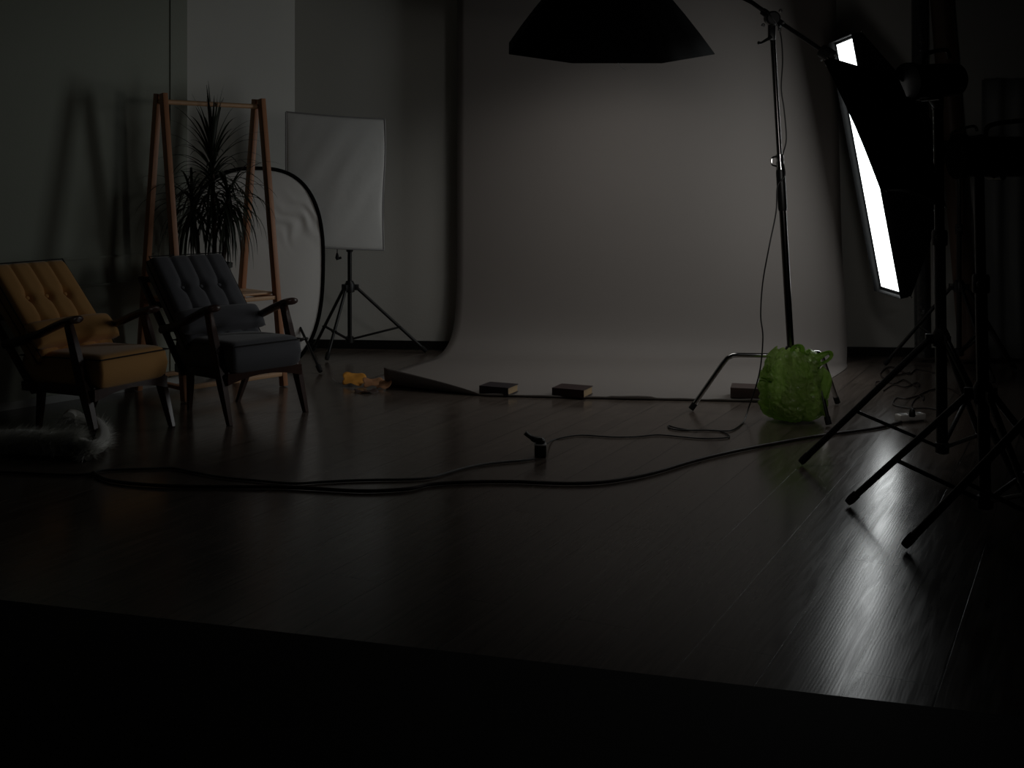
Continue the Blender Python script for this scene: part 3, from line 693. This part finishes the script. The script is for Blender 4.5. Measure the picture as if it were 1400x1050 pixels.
for top, sp in ((tB, 1), (tC, 1)):
    for k in range(58):
        h = k/58; el = math.radians(60-h*110+rnd.uniform(-10, 10)); az = k*2.399+rnd.uniform(-.2, .2)
        leaf(m, top+Vector((0, 0, .02-.12*h)), az, el, rnd.uniform(.28, .42), .3+.6*h, .0095)
for k in range(34):
    az = k*2.399; leaf(m, tA+Vector((0, 0, -.18-.20*k/34)), az, math.radians(rnd.uniform(-5, 30)), rnd.uniform(.25, .36), .6, .0085)
obj('foliage', m, M['leaf'], pl, smooth=60)

# ---------------------------------------------------------------- armchairs
def armchair(label, loc, rz, cloth):
    root = thing('armchair', label, 'armchair', loc, rz, 'low wooden armchairs by the green wall')
    # local frame: x = width, y = towards the back, z up; origin between the front feet
    def cushion(name, w_, l_, t_, base, dirl, nrm, tuft, ex=14):
        dirl, nrm = Vector(dirl).normalized(), Vector(nrm).normalized(); X = Vector((1, 0, 0)); base = Vector(base)
        m = MB(); NU, NVV = 40, 40
        def edge(c): return (1-abs(c)**ex)
        def top(u, v):
            a, b = (u-.5)*2, (v-.5)*2; h = t_*.5*(edge(a)*edge(b))**.35
            if tuft:
                gx = min(abs(a-x) for x in (-.5, 0, .5)); h -= .013*math.exp(-(gx/.06)**2)*min(1, edge(b)*1.2)
                for bx in (-.5, 0, .5):
                    for by in (-.36, .22): h -= .022*math.exp(-(((a-bx)/.11)**2+((b-by)/.10)**2))
                h += .010
            else: h += .006*(1-a*a)*(1-b*b)
            cx = .985 + .015*math.cos(a*PI*.5)
            return base+X*(a*w_*.5)+dirl*(v*l_)+nrm*(t_*.5+h)
        def bot(u, v):
            a, b = (u-.5)*2, (v-.5)*2; h = t_*.5*(edge(a)*edge(b))**.35
            return base+X*(a*w_*.5)+dirl*(v*l_)+nrm*(t_*.5-h)
        m.grid(top, NU, NVV); m.grid(bot, NU, NVV); bmesh.ops.remove_doubles(m.bm, verts=m.bm.verts, dist=.0006)
        o = obj(name, m, M[cloth], root, local=True, smooth=50)
        if ex < 14: return o
        pm = MB(); loop = []
        kk = [(-1, 0), (1, 0), (1, 1), (-1, 1)]
        for (x0, y0), (x1, y1) in zip(kk, kk[1:]+kk[:1]):
            for i in range(8): t = i/8; loop.append(base+X*((x0+(x1-x0)*t)*w_*.497)+dirl*((y0+(y1-y0)*t)*l_)+nrm*(t_*.88))
        pm.tube(loop, .0032, 6, closed=True); obj('piping', pm, M['seam'], o, local=True)
        if tuft:
            for bx in (-.5, 0, .5):
                for by in (-.36, .22):
                    bt = MB(); bt.lathe([(.004, -.002), (.011, 0), (.009, .005), (.002, .007)], base+X*(bx*w_*.5)+dirl*((by+1)*.5*l_)+nrm*(t_-.014), nrm, 12); obj('button', bt, M[cloth], o, local=True)
        return o
    cushion('seat_cushion', .425, .56, .165, (0, -.005, .242), (0, 1, -.03), (0, .03, 1), False)
    bd_ = Vector((0, .42, .455)); nb_ = Vector((0, -.455, .42))
    cushion('back_cushion', .455, .585, .12, (0, .46, .30), bd_, nb_, True)
    cushion('lumbar_cushion', .50, .145, .10, (0, .415, .385), (0, .30, .30), (0, -.30, .30), False, ex=3.5)
    w2 = .232
    for s in (-1, 1):
        # front leg runs from the foot up to the arm
        m = MB(); m.loft([[Vector((s*w2+dx*a, y+dy*b, z)) for dx, dy in ((-1, -1), (1, -1), (1, 1), (-1, 1))] for (y, z, a, b) in ((0, 0, .012, .015), (.055, .16, .017, .024), (.105, .30, .018, .029), (.155, .45, .017, .023), (.195, .555, .015, .019))])
        bmesh.ops.bevel(m.bm, geom=m.bm.edges[:], offset=.003, segments=1, affect='EDGES'); obj('leg', m, M['walnut'], root, local=True)
        m = MB(); xr = .15
        m.loft([[Vector((s*(xr+.045*t)+dx*a, y+dy*b, z)) for dx, dy in ((-1, -1), (1, -1), (1, 1), (-1, 1))] for (t, y, z, a, b) in ((0, .50, 0, .009, .011), (.5, .455, .14, .012, .018), (1, .42, .24, .012, .022))])
        obj('leg', m, M['walnut'], root, local=True)
        # arm: sweeps from the back post up to a rounded paddle end
        pts = cr([(s*w2, .64, .42), (s*w2, .53, .443), (s*w2*1.01, .40, .482), (s*w2*1.02, .27, .532), (s*w2*1.03, .18, .562), (s*w2*1.03, .12, .572)], 5)
        m = MB(); nP = len(pts)
        def al(i, p):
            t = i/(nP-1); hwid = .020+.020*math.sin(t*PI*.5)**2; hth = .023-.004*t
            if i == nP-1: hwid *= .6; hth *= .6
            return [p+Vector((math.cos(a)*hwid, 0, math.sin(a)*hth)) for a in [2*PI*k/12 for k in range(12)]]
        m.loft([al(i, p) for i, p in enumerate(pts)]); obj('armrest', m, M['walnut'], root, local=True)
        m = MB(); m.bar((s*.205, .04, .235), (s*.205, .54, .225), .022, .045, up=(0, 0, 1)); obj('side_rail', m, M['walnut'], root, local=True)
        m = MB(); m.bar((s*w2*.93, .44, .20), (s*w2*.98, .865, .685), .022, .034, up=(1, 0, 0), bev=.004); obj('back_post', m, M['walnut'], root, local=True)
    m = MB(); m.loft([[Vector((x, .035+dy, z0)) for dy, z0 in ((-.011, .25), (.011, .25), (.011, .25-h), (-.011, .25-h))] for x, h in [(-.225+.45*i/12, .022+.035*abs(i/6-1)**2) for i in range(13)]]); obj('front_rail', m, M['walnut'], root, local=True)
    for y, z in ((.53, .23),): 
        m = MB(); m.bar((-.21, y, z), (.21, y, z), .04, .022); obj('back_rail', m, M['walnut'], root, local=True)
    m = MB()
    for t in (.2, .45, .7, .97):
        p_ = Vector((0, .44+.425*t, .20+.485*t)); m.bar(p_-Vector((.215, 0, 0)), p_+Vector((.215, 0, 0)), .014, .035, up=(0, .75, .66))
    obj('back_slats', m, M['walnut'], root, local=True)
    m = MB(); m.poly([(-.2, .04, .25), (.2, .04, .25), (.2, .53, .245), (-.2, .53, .245)]); obj('seat_base', m, M['black_fabric'], root, local=True, solid=.008, smooth=0)
    return root
gA, gC = G(311, 581), G(421, 564); gm = (gA+gC)/2
armchair('slate-grey buttoned armchair with dark wooden arms in front of the wooden rack', (gm.x, gm.y, 0), math.radians(47), 'grey_cloth')
oC = G(235, 583); rzo = math.radians(61); om = oC-Vector((math.cos(rzo), math.sin(rzo), 0))*.232
armchair('ochre-yellow buttoned armchair with dark wooden arms at the left edge', (om.x, om.y, 0), rzo, 'ochre_cloth')

# ---------------------------------------------------------------- cables and sockets on the floor
def floor_cable(label, px, r, m, cat='cable', z=None):
    s_ = MB(); s_.tube(cr([G(x, y, r+.001+(z or 0)) for x, y in px], 6), r, 8); return tag(obj('floor_cable', s_, m), label, cat)
floor_cable('grey extension cable running from the small floor socket to the left', [(731, 627), (715, 629.5), (690, 631.5), (660, 635), (635, 640), (610, 647), (588, 653), (560, 655.5), (520, 656), (480, 657), (440, 659), (400, 661), (350, 657), (300, 652), (262, 645), (235, 640), (200, 641), (160, 642), (140, 643.5), (125, 646)], .0055, M['cable_grey'])
floor_cable('long black cable curving from the power strip across the room to the lower left', [(1232, 577), (1205, 584), (1180, 588), (1140, 593), (1100, 599), (1050, 608), (1000, 618), (950, 630), (900, 645), (860, 654), (820, 659.5), (780, 661), (740, 660), (700, 658.5), (640, 659), (590, 662), (560, 668), (520, 671), (480, 671), (430, 668), (380, 666), (320, 665.5), (250, 665), (190, 662), (150, 657), (133, 650), (128, 646)], .0075, M['cable_brown'], z=.0)
floor_cable('black cable along the left edge of the floor in front of the fur rug', [(126, 648), (100, 649.5), (60, 648), (20, 646), (-40, 645)], .006, M['cable'])
fs = thing('floor_socket', 'small black socket block with a pale top on the open floor', 'socket', tuple(G(739, 627)))
c = G(739, 626); m = MB(); m.box((c.x, c.y+.025, .026), (.052, .055, .05), None, .004); obj('socket_body', m, M['black_plastic'], fs)
m = MB(); m.box((c.x, c.y+.025, .054), (.054, .057, .008), None, .003); obj('socket_top', m, M['grey_plastic'], fs, label='pale grey top plate')
m = MB(); m.lathe([(.018, 0), (.019, .002), (.016, .003)], (c.x-.002, c.y+.022, .0575), n=20); obj('socket_recess', m, M['black_plastic'], fs)
pg = MB(); t0 = Vector((c.x+.006, c.y+.022, .072)); pg.tube(cr([t0+Vector((.012, 0, -.004)), t0, t0+Vector((-.03, 0, .004)), t0+Vector((-.06, 0, .022)), t0+Vector((-.073, 0, .034))]), [.009]*4+[.014]*6+[.010]*7, 12)
pg.lathe([(.015, -.012), (.016, 0), (.012, .006)], t0, n=14)
tag(obj('cable_plug', pg, M['black_plastic']), 'black cable plug lying across the small floor socket', 'plug')

psx = thing('power_strip', 'pale power strip on the floor behind the feet of the right-hand light stands', 'power strip', tuple(G(1248, 577)), .32)
m = MB(); m.box((0, .02, .022), (.155, .05, .034), None, .006, 3); obj('strip_body', m, M['white_plastic'], psx, local=True)
m = MB()
for x in (-.045, 0, .045): m.lathe([(.018, 0), (.018, .002), (.014, .0005)], (x, .02, .039), n=18)
obj('sockets', m, M['grey_plastic'], psx, local=True)
psp = G(1247, 570, .04); m = MB(); m.lathe([(.014, 0), (.017, .008), (.014, .03), (.006, .04)], (psp.x, psp.y, .041), n=14)
tag(obj('cable_plug', m, M['black_plastic']), 'black plug standing in the pale power strip', 'plug')
floor_cable('tangled thin cord looping behind the power strip', [(1248, 564), (1246, 555), (1252, 545), (1262, 541), (1262, 547), (1256, 541), (1240, 545), (1226, 544), (1221, 551), (1226, 555), (1245, 558), (1270, 558), (1295, 562), (1312, 556), (1314, 545), (1305, 534), (1290, 530), (1270, 534), (1255, 541)], .0035, M['cable_brown'])
floor_cable('thin tangled cord on the floor left of the first stand pole', [(1290, 511), (1276, 509), (1262, 506), (1252, 505), (1244, 511), (1232, 507), (1222, 502), (1212, 503), (1204, 511), (1210, 517), (1226, 513), (1244, 509)], .0033, M['cable_brown'])
floor_cable('thin looped cord just above the power strip on the floor', [(1198, 528), (1198, 522), (1210, 522), (1224, 524), (1236, 519), (1248, 526), (1256, 528), (1254, 523), (1238, 529), (1222, 526), (1208, 534)], .0033, M['cable_brown'])

# ---------------------------------------------------------------- fur rug lower left
fr = thing('fur_rug', 'shaggy off-white fur rug with a curled end at the lower left', 'rug', tuple(G(60, 610)))
rb = MB(); spine = cr([G(-120, 612, .03), G(-40, 606, .04), G(30, 603, .05), G(80, 606, .05), G(105, 606, .05)], 6)
rb.tube(spine, [.045+.04*math.sin(i/(len(spine)-1)*PI*.9+.3) for i in range(len(spine))], 14)
for v in rb.bm.verts: v.co.z = max(.004, v.co.z*.75)
ring = cr([G(104, 606, .05), G(122, 612, .05), G(138, 607, .05), G(140, 592, .05), G(132, 578, .06), G(112, 573, .08), G(98, 568, .10), G(94, 572, .10)], 6)
rb.tube(ring, [.032]*20+[.026]*12+[.03]*11, 12)
tl = cr([G(112, 606, .05), G(117, 616, .03), G(121, 624, .02)], 6); rb.tube(tl, [.03]*6+[.02]*7, 10)
hide = obj('hide', rb, M['fur'], fr)
fm = MB(); rnd = random.Random(3)
for src, rad, N in ((spine, .085, 9000), (ring, .030, 3000), (tl, .022, 500)):
    for i in range(N):
        t = rnd.random()*(len(src)-1.01); k = int(t); p = src[k].lerp(src[k+1], t-k)
        th = rnd.uniform(-.2, PI+.2); tv = (src[k+1]-src[k]).normalized(); sv = tv.cross(Vector((0, 0, 1))).normalized()
        nd = sv*math.cos(th)+Vector((0, 0, 1))*math.sin(th)*.7
        p = p+nd*rad*.9; p.z = max(.006, p.z*.85); 
        d = (nd*.6+tv*.7+Vector((rnd.uniform(-.4, .4), rnd.uniform(-.4, .4), rnd.uniform(-.5, .3)))).normalized(); L = rnd.uniform(.03, .075)
        a = d.cross(Vector((rnd.random(), rnd.random(), 1))).normalized()*.0011; e2 = p+d*L+Vector((0, 0, -.006)); e2.z = max(.004, e2.z)
        fm.poly([p-a, p+a, e2])
fo = obj('fur_strands', fm, M['fur'], fr, smooth=0); fo['kind'] = 'stuff'

# ---------------------------------------------------------------- thin black sheet in the foreground
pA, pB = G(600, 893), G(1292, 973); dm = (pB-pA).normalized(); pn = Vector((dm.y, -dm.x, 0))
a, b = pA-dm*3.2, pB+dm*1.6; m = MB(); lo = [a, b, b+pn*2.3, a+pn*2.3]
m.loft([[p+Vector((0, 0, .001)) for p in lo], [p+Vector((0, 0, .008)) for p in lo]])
tag(obj('floor_covering', m, M['sheet_black'], smooth=0), 'large thin matt black sheet covering the floor nearest the camera', 'mat')

# ---------------------------------------------------------------- dark right back corner
m = MB(); m.tube([G(1262, 495)+Vector((0, 0, .03)), W(1258, 100, 7.92), W(1257, -60, 7.93)], .055, 28); r1 = tag(obj('wrapped_roll', m, M['wrap']), 'shiny plastic-wrapped roll standing right of the backdrop', 'roll')
m = MB(); m.tube([G(1327, 497)+Vector((0, 0, .03)), W(1308, 260, 7.84), W(1287, 0, 7.87), W(1284, -60, 7.88)], .072, 28); tag(obj('backdrop_roll', m, M['brown_roll']), 'brown paper roll leaning at the back wall behind the light stands', 'roll')
def drape(name, label, x0, x1, y, z0, z1, m, amp=.03, fr_=14):
    mb = MB(); mb.grid(lambda u, v: Vector((x0+(x1-x0)*u, y+amp*math.sin(u*(x1-x0)*fr_*2+.6*math.sin(v*3)), z1+(z0-z1)*v)), int(max(20, (x1-x0)*60)), 12)
    return tag(obj(name, mb, m, smooth=80, solid=.003), label, 'curtain')
drape('curtain', 'pale grey curtain hanging in the dark right-hand corner', 3.14, 3.46, 7.82, .02, 1.88, M['curtain_pale'], .02, 22)
drape('curtain', 'dark olive curtain at the far right edge', 3.40, 4.9, 7.62, .02, 1.93, M['curtain_dark'], .03, 16)
cs = thing('equipment_case', 'low black equipment case on the floor at the far right edge', 'case', (3.75, 7.32, 0))
m = MB(); m.box((3.75, 7.32, .15), (.74, .3, .27), None, .012); obj('case_body', m, M['black_plastic'], cs)
m = MB(); m.box((3.75, 7.32, .312), (.75, .31, .05), None, .012); obj('case_lid', m, M['black_plastic'], cs)
m = MB(); m.box((3.75, 7.165, .33), (.2, .01, .012), None, .002); obj('case_handle', m, M['satin_edge'], cs)
